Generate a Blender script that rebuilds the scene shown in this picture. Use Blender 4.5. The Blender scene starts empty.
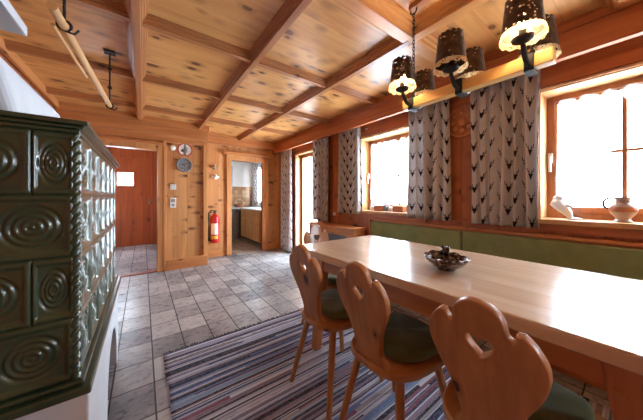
import bpy, bmesh, math, random
from mathutils import Vector, Matrix
PI = math.pi
R = random.Random(7)
SC = bpy.context.scene
COL = SC.collection

# ------------------------------------------------------------------ materials
def lin(r, g, b):
    f = lambda c: c/12.92 if c <= .04045 else ((c+.055)/1.055)**2.4
    return (f(r/255), f(g/255), f(b/255), 1)

class X:
    """tiny expression -> Math nodes"""
    def __init__(s, t, sock): s.t, s.s = t, sock
    def op(s, o, *a, clamp=False):
        n = s.t.nodes.new('ShaderNodeMath'); n.operation = o; n.use_clamp = clamp
        for i, v in enumerate((s,)+a):
            if isinstance(v, X): s.t.links.new(v.s, n.inputs[i])
            else: n.inputs[i].default_value = v
        return X(s.t, n.outputs[0])
    def __add__(s, o): return s.op('ADD', o)
    def __sub__(s, o): return s.op('SUBTRACT', o)
    def __mul__(s, o): return s.op('MULTIPLY', o)
    def __truediv__(s, o): return s.op('DIVIDE', o)
    def lt(s, o): return s.op('LESS_THAN', o)
    def gt(s, o): return s.op('GREATER_THAN', o)
    def abs(s): return s.op('ABSOLUTE')
    def fl(s): return s.op('FLOOR')
    def fr(s): return s.op('FRACT')
    def mn(s, o): return s.op('MINIMUM', o)
    def mx(s, o): return s.op('MAXIMUM', o)
    def sq(s): return s.op('MULTIPLY', s)
    def sat(s): return s.op('ADD', 0.0, clamp=True)
    def step(s, a, b):      # smooth ramp a->b to 0..1
        n = s.t.nodes.new('ShaderNodeMapRange'); n.interpolation_type = 'SMOOTHSTEP'
        n.inputs[1].default_value = a; n.inputs[2].default_value = b
        s.t.links.new(s.s, n.inputs[0]); return X(s.t, n.outputs[0])

class T:
    """material builder"""
    def __init__(s, name):
        s.m = bpy.data.materials.new(name); s.m.use_nodes = True
        s.t = s.m.node_tree; s.b = s.t.nodes['Principled BSDF']; s.out = s.t.nodes['Material Output']
    def new(s, k): return s.t.nodes.new(k)
    def ln(s, a, b): s.t.links.new(a.s if isinstance(a, X) else a, b)
    def coord(s, kind='Object', rnd=False):
        tc = s.new('ShaderNodeTexCoord'); o = tc.outputs[kind]
        if rnd:
            oi = s.new('ShaderNodeObjectInfo'); mu = s.new('ShaderNodeMath'); mu.operation = 'MULTIPLY'; mu.inputs[1].default_value = 13.7
            s.ln(oi.outputs['Random'], mu.inputs[0])
            ad = s.new('ShaderNodeVectorMath'); ad.operation = 'ADD'
            s.ln(o, ad.inputs[0]); s.ln(mu.outputs[0], ad.inputs[1]); o = ad.outputs[0]
        return o
    def xyz(s, o):
        n = s.new('ShaderNodeSeparateXYZ'); s.ln(o, n.inputs[0]); return [X(s.t, q) for q in n.outputs]
    def comb(s, x, y, z):
        n = s.new('ShaderNodeCombineXYZ')
        for i, v in enumerate((x, y, z)):
            if isinstance(v, X): s.ln(v, n.inputs[i])
            else: n.inputs[i].default_value = v
        return n.outputs[0]
    def scale(s, o, sc):
        n = s.new('ShaderNodeVectorMath'); n.operation = 'MULTIPLY'; s.ln(o, n.inputs[0]); n.inputs[1].default_value = sc; return n.outputs[0]
    def noise(s, o, sc=1, det=3, rough=.55, dist=0):
        n = s.new('ShaderNodeTexNoise'); s.ln(o, n.inputs['Vector']); n.inputs['Scale'].default_value = sc
        n.inputs['Detail'].default_value = det; n.inputs['Roughness'].default_value = rough; n.inputs['Distortion'].default_value = dist
        return X(s.t, n.outputs['Fac'])
    def vor(s, o, sc=1, rnd=1):
        n = s.new('ShaderNodeTexVoronoi'); s.ln(o, n.inputs['Vector']); n.inputs['Scale'].default_value = sc
        n.inputs['Randomness'].default_value = rnd
        return X(s.t, n.outputs['Distance']), n.outputs['Color']
    def white(s, o):
        n = s.new('ShaderNodeTexWhiteNoise'); n.noise_dimensions = '3D'; s.ln(o, n.inputs['Vector']); return X(s.t, n.outputs['Value']), n.outputs['Color']
    def ramp(s, x, stops, interp='LINEAR'):
        n = s.new('ShaderNodeValToRGB'); n.color_ramp.interpolation = interp
        e = n.color_ramp.elements
        while len(e) < len(stops): e.new(.5)
        for q, (p, c) in zip(e, stops): q.position = p; q.color = c
        s.ln(x, n.inputs[0]); return n.outputs[0]
    def mix(s, f, a, b, mode='MIX'):
        n = s.new('ShaderNodeMix'); n.data_type = 'RGBA'; n.blend_type = mode
        for v, i in ((f, 0), (a, 6), (b, 7)):
            if isinstance(v, (X, bpy.types.NodeSocket)): s.ln(v, n.inputs[i])
            else: n.inputs[i].default_value = v
        return n.outputs[2]
    def col(s, c):
        if isinstance(c, tuple): s.b.inputs['Base Color'].default_value = c
        else: s.ln(c, s.b.inputs['Base Color'])
        return s
    def bump(s, x, st=.3, d=.01):
        n = s.new('ShaderNodeBump'); n.inputs['Strength'].default_value = st; n.inputs['Distance'].default_value = d
        s.ln(x, n.inputs['Height']); s.ln(n.outputs[0], s.b.inputs['Normal']); return s
    def rough(s, v, metal=0, coat=0, spec=None):
        if isinstance(v, X): s.ln(v, s.b.inputs['Roughness'])
        else: s.b.inputs['Roughness'].default_value = v
        s.b.inputs['Metallic'].default_value = metal; s.b.inputs['Coat Weight'].default_value = coat
        if spec is not None: s.b.inputs['Specular IOR Level'].default_value = spec
        return s

def plain(name, c, rough=.5, metal=0, var=.12, sc=14, coat=0):
    t = T(name); n = t.noise(t.coord(), sc, 4)
    d = tuple(q*(1-var*2) for q in c[:3])+(1,)
    t.col(t.ramp(n, [(.3, d), (.7, c)])).rough(rough, metal, coat); t.bump(n, .08, .004); return t.m

def pine(name, light, dark, knot=(.06, .02, .008, 1), grain='z', plank=None, pw=.12, rough=.42, kden=.5, kscale=5.5, kst=2.6, kaxis=None, rnd=False, coat=0., kr=1., seam=.0025, flat=None):
    """grain: axis the fibres run along; plank: axis across which boards are laid; kaxis: axis knots are stretched along"""
    t = T(name); o = t.coord('Object', rnd); ax = 'xyz'.index(grain)
    xs = t.xyz(o)
    tint = None
    if plank:
        p = xs['xyz'.index(plank)]/pw
        idx = p.fl(); fr = p.fr()
        wv, wc = t.white(t.comb(idx, 3.3, 1.7))
        off = wv*7.0
        add = [0, 0, 0]; add[ax] = off
        vv = t.new('ShaderNodeVectorMath'); vv.operation = 'ADD'; t.ln(o, vv.inputs[0]); t.ln(t.comb(*add), vv.inputs[1]); o = vv.outputs[0]
        tint = wv
    sc = [30, 30, 30]; sc[ax] = 1.6
    g1 = t.noise(t.scale(o, sc), 1, 4, .6, .4)
    sc2 = [7, 7, 7]; sc2[ax] = .7
    g2 = t.noise(t.scale(o, sc2), 1, 2, .5, .8)
    f = g1*.6+g2*.6-.1
    c = t.ramp(f, [(.28, dark), (.68, light)])
    ks = [kscale]*3; ks['xyz'.index(kaxis or grain)] = kscale/kst
    if flat: ks['xyz'.index(flat)] = 0
    wob = t.noise(o, 22, 2)
    d, vc = t.vor(t.scale(o, ks), 1, 1)
    cr = t.xyz(vc)
    rad = (cr[1]*.085+.06)*kr
    q = (d+(wob-.5)*.09)/rad
    sel = cr[0].lt(kden+.08)
    halo = (q.step(2.4, .9))*sel*.6
    core = (q.step(1.05, .75))*sel*.95
    dk2 = tuple(v*.55 for v in dark[:3])+(1,)
    c = t.mix(halo, c, dk2); c = t.mix(core, c, knot)
    if tint is not None:
        c = t.mix((tint-.5).abs()*.35, c, dark)
        s = (fr-.5).abs().gt(.5-seam/pw)
        c = t.mix(s*.75, c, tuple(v*.25 for v in dark[:3])+(1,))
    t.col(c).rough(rough, 0, coat)
    t.bump(g1, .06, .003)
    return t.m

M = {}
M['ceil'] = pine('ceiling_pine', lin(222, 166, 102), lin(196, 132, 72), lin(92, 42, 20), 'x', 'y', .16, .33, .72, 8.5, 1.6, 'x', seam=.0008, flat='z', kr=2.1)
M['beam_x'] = pine('beam_pine_cross', lin(188, 126, 76), lin(146, 86, 48), lin(84, 40, 18), 'x', None, .1, .38, .4, 7, 2)
M['beam_y'] = pine('beam_pine_long', lin(188, 126, 76), lin(146, 86, 48), lin(84, 40, 18), 'y', None, .1, .38, .4, 7, 2)
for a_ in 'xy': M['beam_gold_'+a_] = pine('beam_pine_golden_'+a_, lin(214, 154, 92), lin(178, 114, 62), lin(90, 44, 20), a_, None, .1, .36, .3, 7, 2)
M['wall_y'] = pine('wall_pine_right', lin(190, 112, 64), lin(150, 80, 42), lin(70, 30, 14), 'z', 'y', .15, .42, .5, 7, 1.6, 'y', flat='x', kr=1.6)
M['wall_x'] = pine('wall_pine_back', lin(212, 154, 98), lin(178, 116, 66), lin(92, 46, 22), 'z', 'x', .19, .42, .8, 12, 3.2, 'x', seam=.0015, flat='y', kr=1.7)
M['trim_z'] = pine('trim_pine_upright', lin(216, 156, 98), lin(180, 116, 66), lin(84, 40, 18), 'z', None, .1, .4, .35, 8, 2)
M['trim_x'] = pine('trim_pine_cross', lin(206, 140, 84), lin(168, 102, 56), lin(84, 40, 18), 'x', None, .1, .4, .5, 8, 2.4)
M['trim_y'] = pine('trim_pine_long', lin(206, 138, 82), lin(164, 96, 52), lin(80, 36, 16), 'y', None, .1, .4, .5, 8, 2.4)
M['red_y'] = pine('pelmet_pine', lin(196, 114, 64), lin(150, 78, 42), lin(70, 30, 14), 'y', None, .1, .42, .45, 7, 2.2)
M['reveal'] = pine('reveal_pine', lin(212, 164, 112), lin(188, 136, 84), lin(110, 60, 28), 'z', None, .1, .45, .4, 9, 2)
M['frame'] = pine('window_frame_pine', lin(178, 116, 68), lin(146, 86, 46), lin(90, 44, 20), 'z', None, .1, .38, .3, 9, 2)
M['chair'] = pine('chair_pine', lin(184, 126, 76), lin(146, 92, 52), lin(62, 30, 16), 'z', None, .1, .42, .4, 8, 1.6, None, True, .25)
M['chair_x'] = pine('chair_seat_pine', lin(184, 126, 76), lin(146, 92, 52), lin(62, 30, 16), 'x', None, .1, .42, .4, 8, 1.6, None, True, .25)
M['table_y'] = pine('table_top_maple', lin(208, 184, 160), lin(190, 160, 132), lin(168, 128, 100), 'y', 'x', .13, .23, .1, 6, 3, None, False, .3, 1, .001)
M['table_leg'] = pine('table_leg_pine', lin(196, 124, 72), lin(158, 92, 50), lin(70, 32, 16), 'z', None, .1, .35, .4, 8, 2)
M['table_apron'] = pine('table_apron_pine', lin(188, 114, 64), lin(150, 84, 44), lin(70, 32, 16), 'y', None, .1, .35, .4, 8, 2)
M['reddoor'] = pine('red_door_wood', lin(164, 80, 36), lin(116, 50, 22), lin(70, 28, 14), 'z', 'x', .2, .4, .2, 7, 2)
M['lampwood'] = pine('lamp_beam_wood', lin(236, 194, 124), lin(212, 160, 92), lin(130, 76, 30), 'y', None, .1, .35, .25, 9, 2.4)
M['rodwood'] = pine('rod_wood', lin(226, 178, 118), lin(196, 140, 84), lin(130, 80, 40), 'y', None, .1, .45, .1, 9, 2)
M['kitchen'] = pine('kitchen_front_wood', lin(218, 158, 96), lin(186, 122, 66), lin(110, 60, 28), 'z', None, .1, .38, .3, 8, 2)
M['kplaster'] = plain('kitchen_plaster', lin(214, 204, 196), .85, 0, .04, 6)
M['plaster'] = plain('white_plaster', lin(208, 210, 214), .85, 0, .05, 6)
M['iron'] = plain('black_iron', lin(36, 32, 32), .55, .3)
M['white'] = plain('white_enamel', lin(232, 232, 228), .35, 0, .03)
M['chrome'] = plain('chrome', lin(205, 208, 212), .2, 1, .05)
M['grey_metal'] = plain('grey_panel', lin(120, 122, 128), .4, .3, .06)
M['pewter'] = plain('pewter', lin(150, 155, 162), .4, .25, .25, 40)
M['stoneware'] = plain('stoneware', lin(172, 152, 142), .3, 0, .1, 30)
M['porcelain'] = plain('white_porcelain', lin(226, 232, 240), .3, 0, .08, 30)
M['bluegrey'] = plain('blue_grey_ceramic', lin(130, 150, 165), .35, 0, .1, 30)
M['terracotta'] = plain('terracotta', lin(176, 112, 76), .7, 0, .15, 30)
M['red'] = plain('extinguisher_red', lin(196, 24, 30), .25, 0, .06, 10, .4)
M['black'] = plain('black_rubber', lin(22, 22, 24), .55)
M['redsign'] = plain('sign_red', lin(186, 40, 44), .45, 0, .03)
M['cream'] = plain('cream_label', lin(240, 232, 214), .5, 0, .03)
M['yellow'] = plain('label_yellow', lin(228, 186, 70), .5, 0, .05)
M['worktop'] = plain('kitchen_worktop', lin(196, 192, 186), .35, 0, .1, 60)
M['steel'] = plain('brushed_steel', lin(128, 132, 142), .38, .4, .08)
M['brass'] = plain('brass', lin(190, 140, 70), .3, .9)

def mat_tiles(name, x0, dx, y0, dy, c1, c2, grout, gw=.006, rough=.3):
    t = T(name); o = t.coord(); x, y, z = t.xyz(o)
    px, py = (x-x0)/dx, (y-y0)/dy
    wv, wc = t.white(t.comb(px.fl(), py.fl(), .5))
    g = ((px.fr()-.5).abs().gt(.5-gw/dx/2)).mx((py.fr()-.5).abs().gt(.5-gw/dy/2))
    n = t.noise(o, 7, 5, .62); n2 = t.noise(t.scale(o, (18, 34, 1)), 1, 4)
    c = t.ramp(n*.55+n2*.1+wv*.34-.02, [(.28, c2), (.72, c1)])
    c = t.mix(g, c, grout)
    t.col(c); t.ln(g*.4+(n2*.25+rough-.1), t.b.inputs['Roughness'])
    t.bump((n2*.35)-(g*1.0), .35, .004)
    return t.m
M['floor'] = mat_tiles('floor_tiles', .055, .2, 1.77, .26, lin(184, 180, 178), lin(108, 106, 110), lin(46, 42, 42), .008, .27)
M['kfloor'] = mat_tiles('kitchen_floor_tiles', .055, .2, 1.77, .26, lin(172, 146, 122), lin(128, 104, 86), lin(70, 58, 50))

def mat_glaze():
    t = T('green_glaze'); o = t.coord(); n = t.noise(o, 9, 4); n2 = t.noise(o, 60, 2)
    t.col(t.ramp(n, [(.3, lin(32, 42, 24)), (.7, lin(56, 67, 42))])).rough(.30, 0, .6); t.b.inputs['Coat Roughness'].default_value = .12; t.bump(n2, .05, .003); return t.m
M['glaze'] = mat_glaze()

def mat_fabric(name, c1, c2, sc=420):
    t = T(name); o = t.coord(); n = t.noise(o, 9, 3); w = t.noise(o, sc, 2)
    c = t.ramp(n*.5+w*.5, [(.3, c2), (.7, c1)])
    t.col(c).rough(.9, spec=.2); t.b.inputs['Sheen Weight'].default_value = .25; t.bump(w, .25, .002); return t.m
M['green'] = mat_fabric('green_upholstery', lin(146, 158, 112), lin(116, 128, 86))
M['greenc'] = mat_fabric('green_cushion', lin(92, 100, 58), lin(64, 72, 40))

def mat_curtain():
    t = T('stag_curtain'); u, v, _ = t.xyz(t.coord('UV'))
    CW, RH = .105, .185
    pu = u/CW; colm = pu.fl(); x = (pu.fr()-.5)*CW; ax = x.abs()
    off = (colm*.5).fr()*RH
    y = (((v+off)/RH).fr()-.5)*RH
    def seg(x1, y1, x2, y2, w):
        x1, y1, x2, y2, w = [q*1.2 for q in (x1, y1, x2, y2, w)]
        dx, dy = x2-x1, y2-y1; L = dx*dx+dy*dy
        px, py = ax-x1, y-y1
        h = ((px*dx+py*dy)/L).sat()
        ex, ey = px-h*dx, py-h*dy
        return (ex.sq()+ey.sq()).lt(w*w)
    yy = y+.026
    wid = (yy*.42+.0108)              # head narrows downwards
    head = ax.lt(wid)*(yy.abs().lt(.023))
    m = head
    for s in ((.008, -.006, .018, -.001, .0040), (.003, -.002, .012, .010, .0034), (.012, .010, .025, .018, .0031), (.025, .018, .030, .037, .0026), (.013, .011, .012, .026, .0024)):
        m = m.mx(seg(*s))
    w = t.noise(t.scale(t.coord('UV'), (900, 500, 1)), 1, 2)
    n = t.noise(t.coord('UV'), 6, 2)
    base = t.ramp(w*.7+n*.3, [(.3, lin(196, 192, 192)), (.7, lin(228, 224, 222))])
    c = t.mix(m, base, lin(44, 36, 34))
    t.col(c).rough(.92, spec=.15); t.bump(w, .2, .001)
    tr = t.new('ShaderNodeBsdfTranslucent'); t.ln(c, tr.inputs[0])
    mx = t.new('ShaderNodeMixShader'); mx.inputs[0].default_value = .22
    t.ln(t.b.outputs[0], mx.inputs[1]); t.ln(tr.outputs[0], mx.inputs[2]); t.ln(mx.outputs[0], t.out.inputs[0])
    return t.m
M['curtain'] = mat_curtain()

def mat_lace():
    t = T('white_lace'); u, v, _ = t.xyz(t.coord('UV')); uv = t.coord('UV')
    d, _c = t.vor(uv, 130, .6); n = t.noise(uv, 30, 3)
    holes = d.gt(.42)
    a = (holes*-.25+.82+(n-.5)*.4).sat()
    df = t.new('ShaderNodeBsdfDiffuse'); df.inputs[0].default_value = (.85, .88, .92, 1)
    tr = t.new('ShaderNodeBsdfTranslucent'); tr.inputs[0].default_value = (.9, .93, .97, 1)
    ms = t.new('ShaderNodeMixShader'); ms.inputs[0].default_value = .7
    t.ln(df.outputs[0], ms.inputs[1]); t.ln(tr.outputs[0], ms.inputs[2])
    tp = t.new('ShaderNodeBsdfTransparent'); m2 = t.new('ShaderNodeMixShader')
    t.ln(a, m2.inputs[0]); t.ln(tp.outputs[0], m2.inputs[1]); t.ln(ms.outputs[0], m2.inputs[2]); t.ln(m2.outputs[0], t.out.inputs[0])
    return t.m
M['lace'] = mat_lace()

def mat_glass():
    t = T('window_glass')
    tp = t.new('ShaderNodeBsdfTransparent'); tp.inputs[0].default_value = (.97, .99, 1, 1)
    gl = t.new('ShaderNodeBsdfGlossy'); gl.inputs['Roughness'].default_value = .02
    fr = t.new('ShaderNodeFresnel'); ge = t.new('ShaderNodeNewGeometry'); t.ln(X(t.t, ge.outputs['Backfacing'])*(1/1.45-1.45)+1.45, fr.inputs[0])
    m = t.new('ShaderNodeMixShader'); t.ln(fr.outputs[0], m.inputs[0]); t.ln(tp.outputs[0], m.inputs[1]); t.ln(gl.outputs[0], m.inputs[2]); t.ln(m.outputs[0], t.out.inputs[0])
    return t.m
M['glass'] = mat_glass()

def mat_shade():
    t = T('pierced_metal_shade'); uv = t.coord('UV')
    d, c = t.vor(uv, 62, .85); cr = t.xyz(c)
    hole = d.lt(.29)*cr[0].lt(.7)
    n = t.noise(uv, 25, 3)
    t.col(t.ramp(n, [(.3, lin(52, 40, 34)), (.7, lin(98, 76, 62))])).rough(.45, .5)
    tp = t.new('ShaderNodeBsdfTransparent'); m = t.new('ShaderNodeMixShader')
    t.ln(hole, m.inputs[0]); t.ln(t.b.outputs[0], m.inputs[1]); t.ln(tp.outputs[0], m.inputs[2]); t.ln(m.outputs[0], t.out.inputs[0])
    return t.m
M['shade'] = mat_shade()
def mat_rim():
    t = T('pierced_amber_rim'); uv = t.coord('UV')
    d, c = t.vor(uv, 85, .7)
    t.col(lin(214, 176, 130)).rough(.4)
    tr = t.new('ShaderNodeBsdfTranslucent'); tr.inputs[0].default_value = lin(240, 205, 150)
    tp = t.new('ShaderNodeBsdfTransparent')
    m0 = t.new('ShaderNodeMixShader'); m0.inputs[0].default_value = .6; t.ln(t.b.outputs[0], m0.inputs[1]); t.ln(tr.outputs[0], m0.inputs[2])
    m = t.new('ShaderNodeMixShader'); t.ln(d.lt(.36), m.inputs[0]); t.ln(m0.outputs[0], m.inputs[1]); t.ln(tp.outputs[0], m.inputs[2]); t.ln(m.outputs[0], t.out.inputs[0])
    return t.m
M['rim'] = mat_rim()
def emis(name, c, s):
    t = T(name); e = t.new('ShaderNodeEmission'); e.inputs[0].default_value = c; e.inputs[1].default_value = s
    t.ln(e.outputs[0], t.out.inputs[0]); return t.m
BULB = 90.
M['bulb'] = emis('lit_bulb', (1, .72, .40, 1), BULB)
M['offbulb'] = plain('unlit_bulb', lin(225, 225, 220), .15)

def mat_rug():
    t = T('rag_rug'); o = t.coord(); x, y, z = t.xyz(o)
    w = t.noise(o, 16, 2); w2 = t.noise(t.comb(0.0, y, 0.0), 14, 3); yy = y+(w-.5)*.005+(w2-.5)*.09
    k = (yy/.0112).fl()
    r1, _ = t.white(t.comb(k, 4.1, .3))
    seg = (x*.7+r1*9).fl()
    r2, c2 = t.white(t.comb(k, seg, 9.2))
    pal = [(0, lin(156, 156, 172)), (.12, lin(52, 54, 82)), (.2, lin(190, 188, 196)), (.32, lin(132, 112, 124)), (.42, lin(186, 182, 186)), (.5, lin(96, 112, 152)), (.6, lin(150, 136, 136)), (.66, lin(26, 26, 38)), (.80, lin(176, 174, 188)), (.9, lin(122, 66, 80)), (.94, lin(108, 136, 160))]
    base = t.ramp(r2, pal, 'CONSTANT')
    fib = t.noise(t.scale(o, (60, 240, 60)), 1, 3)
    c = t.mix((fib-.35)*.6, base, lin(200, 196, 204))
    gap = ((yy/.0112).fr()-.5).abs().gt(.43)
    c = t.mix(gap*.45, c, lin(40, 36, 46))
    t.col(c).rough(.95, spec=.1)
    t.bump(fib*.5-gap*.7, .7, .006); return t.m
M['rug'] = mat_rug()
def mat_clay():
    t = T('kitchen_wall_tile'); o = t.coord(); x, y, z = t.xyz(o)
    px, pz = x/.11, z/.11
    wv, _ = t.white(t.comb(px.fl(), pz.fl(), .5))
    g = ((px.fr()-.5).abs().gt(.46)).mx((pz.fr()-.5).abs().gt(.46))
    c = t.ramp(wv, [(0, lin(150, 104, 68)), (1, lin(190, 146, 104))]); t.col(t.mix(g, c, lin(120, 96, 78))).rough(.3); return t.m
M['ktile'] = mat_clay()
def mat_bowl():
    t = T('mottled_brown_glaze'); o = t.coord(); d, c = t.vor(o, 60, 1); n = t.noise(o, 30, 4)
    t.col(t.ramp(d*.6+n*.5, [(.3, lin(24, 16, 16)), (.55, lin(62, 38, 32)), (.85, lin(150, 138, 132))])).rough(.15, .2, .5); t.bump(d, .5, .006); return t.m
M['bowl'] = mat_bowl()

for k_, v_ in (('chair', .22), ('chair_x', .22), ('table_y', .36)):
    M[k_].node_tree.nodes['Principled BSDF'].inputs['Specular IOR Level'].default_value = v_
M['table_y'].node_tree.nodes['Principled BSDF'].inputs['Coat Weight'].default_value = .06

# ------------------------------------------------------------------ mesh builder
class MB:
    def __init__(s): s.b = bmesh.new(); s.uv = None
    def box(s, x0, x1, y0, y1, z0, z1, mt=None):
        vs = [s.b.verts.new(p) for p in ((x0,y0,z0),(x1,y0,z0),(x1,y1,z0),(x0,y1,z0),(x0,y0,z1),(x1,y0,z1),(x1,y1,z1),(x0,y1,z1))]
        for f in ((0,3,2,1),(4,5,6,7),(0,1,5,4),(1,2,6,5),(2,3,7,6),(3,0,4,7)): s.b.faces.new([vs[i] for i in f])
        if mt: bmesh.ops.transform(s.b, matrix=mt, verts=vs)
        return s
    def tube(s, pts, rad, n=10, cap=True):
        """swept round bar through pts; rad a number or list"""
        pts = [Vector(p) for p in pts]; rings = []; N = len(pts)
        rs = rad if isinstance(rad, (list, tuple)) else [rad]*N
        up = None
        for i, p in enumerate(pts):
            d = (pts[min(i+1, N-1)]-pts[max(i-1, 0)]).normalized()
            if up is None:
                up = Vector((0, 0, 1)) if abs(d.z) < .9 else Vector((1, 0, 0))
            a = d.cross(up).normalized(); b = a.cross(d).normalized(); up = b
            rings.append([s.b.verts.new(p+(a*math.cos(k*2*PI/n)+b*math.sin(k*2*PI/n))*rs[i]) for k in range(n)])
        for i in range(N-1):
            for k in range(n):
                s.b.faces.new((rings[i][k], rings[i][(k+1) % n], rings[i+1][(k+1) % n], rings[i+1][k]))
        if cap:
            s.b.faces.new(rings[0][::-1]); s.b.faces.new(rings[-1])
        return s
    def lathe(s, prof, c=(0,0,0), n=28, rfun=None, mt=None, cap=True):
        """prof: list of (radius, z)"""
        rings = []; allv = []
        for r, z in prof:
            ring = []
            for k in range(n):
                a = k*2*PI/n; q = r, z
                if rfun: q = rfun(r, z, a)
                ring.append(s.b.verts.new((c[0]+q[0]*math.cos(a), c[1]+q[0]*math.sin(a), c[2]+q[1])))
            rings.append(ring); allv += ring
        for i in range(len(rings)-1):
            for k in range(n): s.b.faces.new((rings[i][k], rings[i][(k+1) % n], rings[i+1][(k+1) % n], rings[i+1][k]))
        if cap:
            if prof[0][0] > 1e-4: s.b.faces.new(rings[0][::-1])
            if prof[-1][0] > 1e-4: s.b.faces.new(rings[-1])
        if mt: bmesh.ops.transform(s.b, matrix=mt, verts=allv)
        return s
    def prism(s, poly, axis, a0, a1, mt=None):
        """poly in the plane across axis; (x: y,z) (y: x,z) (z: x,y)"""
        def P(p, a): return {'x': (a, p[0], p[1]), 'y': (p[0], a, p[1]), 'z': (p[0], p[1], a)}[axis]
        A = [s.b.verts.new(P(p, a0)) for p in poly]; B = [s.b.verts.new(P(p, a1)) for p in poly]
        n = len(poly)
        s.b.faces.new(A); s.b.faces.new(B[::-1])
        for i in range(n): s.b.faces.new((A[i], A[(i+1) % n], B[(i+1) % n], B[i]))
        if mt: bmesh.ops.transform(s.b, matrix=mt, verts=A+B)
        return s
    def ball(s, c, r, sc=(1,1,1), n=16, mt=None):
        m = Matrix.Translation(c) @ Matrix.Diagonal((sc[0]*r, sc[1]*r, sc[2]*r, 1))
        if mt: m = mt @ m
        bmesh.ops.create_uvsphere(s.b, u_segments=n, v_segments=max(6, n//2+2), radius=1, matrix=m); return s
    def torus(s, c, R0, r, n=20, k=8, rot=None, sy=1.0):
        rings = []; vs = []
        for i in range(n):
            a = i*2*PI/n; ring = []
            for j in range(k):
                b = j*2*PI/k; rr = R0+r*math.cos(b)
                ring.append(s.b.verts.new((rr*math.cos(a), rr*math.sin(a)*sy, r*math.sin(b))))
            rings.append(ring); vs += ring
        for i in range(n):
            for j in range(k): s.b.faces.new((rings[i][j], rings[(i+1) % n][j], rings[(i+1) % n][(j+1) % k], rings[i][(j+1) % k]))
        m = Matrix.Translation(c)
        if rot: m = m @ rot
        bmesh.ops.transform(s.b, matrix=m, verts=vs); return s
    def grid(s, f, nu, nv, uvf=None):
        """f(i/nu, j/nv) -> point"""
        if uvf and s.uv is None: s.uv = s.b.loops.layers.uv.new('UVMap')
        g = [[s.b.verts.new(f(i/nu, j/nv)) for j in range(nv+1)] for i in range(nu+1)]
        for i in range(nu):
            for j in range(nv):
                fc = s.b.faces.new((g[i][j], g[i+1][j], g[i+1][j+1], g[i][j+1]))
                if uvf:
                    for l, (a, b) in zip(fc.loops, ((i,j),(i+1,j),(i+1,j+1),(i,j+1))): l[s.uv].uv = uvf(a/nu, b/nv)
        return s

def obj(name, mb, mat, parent=None, smooth=False, bevel=0, seg=2, loc=None, solid=0, sub=0):
    me = bpy.data.meshes.new(name)
    bmesh.ops.recalc_face_normals(mb.b, faces=mb.b.faces[:])
    mb.b.to_mesh(me); mb.b.free()
    me.materials.append(M[mat] if isinstance(mat, str) else mat)
    o = bpy.data.objects.new(name, me); COL.objects.link(o)
    if smooth:
        for p in me.polygons: p.use_smooth = True
        if smooth != 'all':
            try: me.set_sharp_from_angle(angle=math.radians(38))
            except Exception: pass
    if parent: o.parent = parent
    if loc: o.location = loc
    if solid:
        m = o.modifiers.new('solid', 'SOLIDIFY'); m.thickness = solid; m.offset = 0
    if bevel:
        m = o.modifiers.new('bevel', 'BEVEL'); m.width = bevel; m.segments = seg; m.limit_method = 'ANGLE'; m.angle_limit = math.radians(40)
    if sub:
        m = o.modifiers.new('sub', 'SUBSURF'); m.levels = sub; m.render_levels = sub
    return o
def tag(o, label, cat, group=None, kind=None):
    if label: o['label'] = label
    if cat: o['category'] = cat
    if group: o['group'] = group
    if kind: o['kind'] = kind
    return o
def thing(name, label, cat, loc=(0,0,0), rz=0, group=None):
    o = bpy.data.objects.new(name, None); COL.objects.link(o); o.empty_display_size = .1
    o.location = loc; o.rotation_euler = (0, 0, rz); return tag(o, label, cat, group)
def struct(name, mb, mat, label=None, cat='wall', bevel=0):
    o = obj(name, mb, mat, bevel=bevel); o['kind'] = 'structure'
    if label: tag(o, label, cat)
    return o
def sroot(name, label, cat, loc=(0,0,0)):
    o = thing(name, label, cat, loc); o['kind'] = 'structure'; return o
def dup(root, loc, rz, label, group=None):
    r = root.copy(); COL.objects.link(r); r.location = loc; r.rotation_euler = (0, 0, rz); r['label'] = label
    if group: r['group'] = group
    for ch in list(root.children):
        c = ch.copy(); COL.objects.link(c); c.parent = r
        for g in list(ch.children):
            d = g.copy(); COL.objects.link(d); d.parent = c
    return r

# outline with holes -> solid board (2D curve filled and extruded)
def board(name, outer, holes, thick, mat, parent=None, bev=.004, mt=None):
    cu = bpy.data.curves.new(name, 'CURVE'); cu.dimensions = '2D'; cu.fill_mode = 'BOTH'
    cu.extrude = thick/2-bev; cu.bevel_depth = bev; cu.bevel_resolution = 1; cu.offset = -bev
    for loop in [outer]+holes:
        sp = cu.splines.new('POLY'); sp.points.add(len(loop)-1); sp.use_cyclic_u = True
        for p, q in zip(sp.points, loop): p.co = (q[0], q[1], 0, 1)
    tmp = bpy.data.objects.new('tmp', cu); COL.objects.link(tmp)
    dg = bpy.context.evaluated_depsgraph_get(); dg.update()
    me = bpy.data.meshes.new_from_object(tmp.evaluated_get(dg)); me.name = name
    bpy.data.objects.remove(tmp); bpy.data.curves.remove(cu)
    if mt: me.transform(mt)
    me.materials.clear(); me.materials.append(M[mat])
    o = bpy.data.objects.new(name, me); COL.objects.link(o)
    if parent: o.parent = parent
    return o
def smooth_loop(pts, n=8):
    """closed Catmull-Rom through pts; a point with third value 1 is a sharp corner"""
    out = []; N = len(pts)
    for i in range(N):
        p0, p1, p2, p3 = (pts[(i-1) % N], pts[i], pts[(i+1) % N], pts[(i+2) % N])
        if len(p1) > 2: p0 = p1
        if len(p2) > 2: p3 = p2
        for k in range(n):
            t = k/n; r = []
            for a in (0, 1):
                r.append(.5*((2*p1[a])+(-p0[a]+p2[a])*t+(2*p0[a]-5*p1[a]+4*p2[a]-p3[a])*t*t+(-p0[a]+3*p1[a]-3*p2[a]+p3[a])*t**3))
            out.append(tuple(r))
    return out

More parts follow.
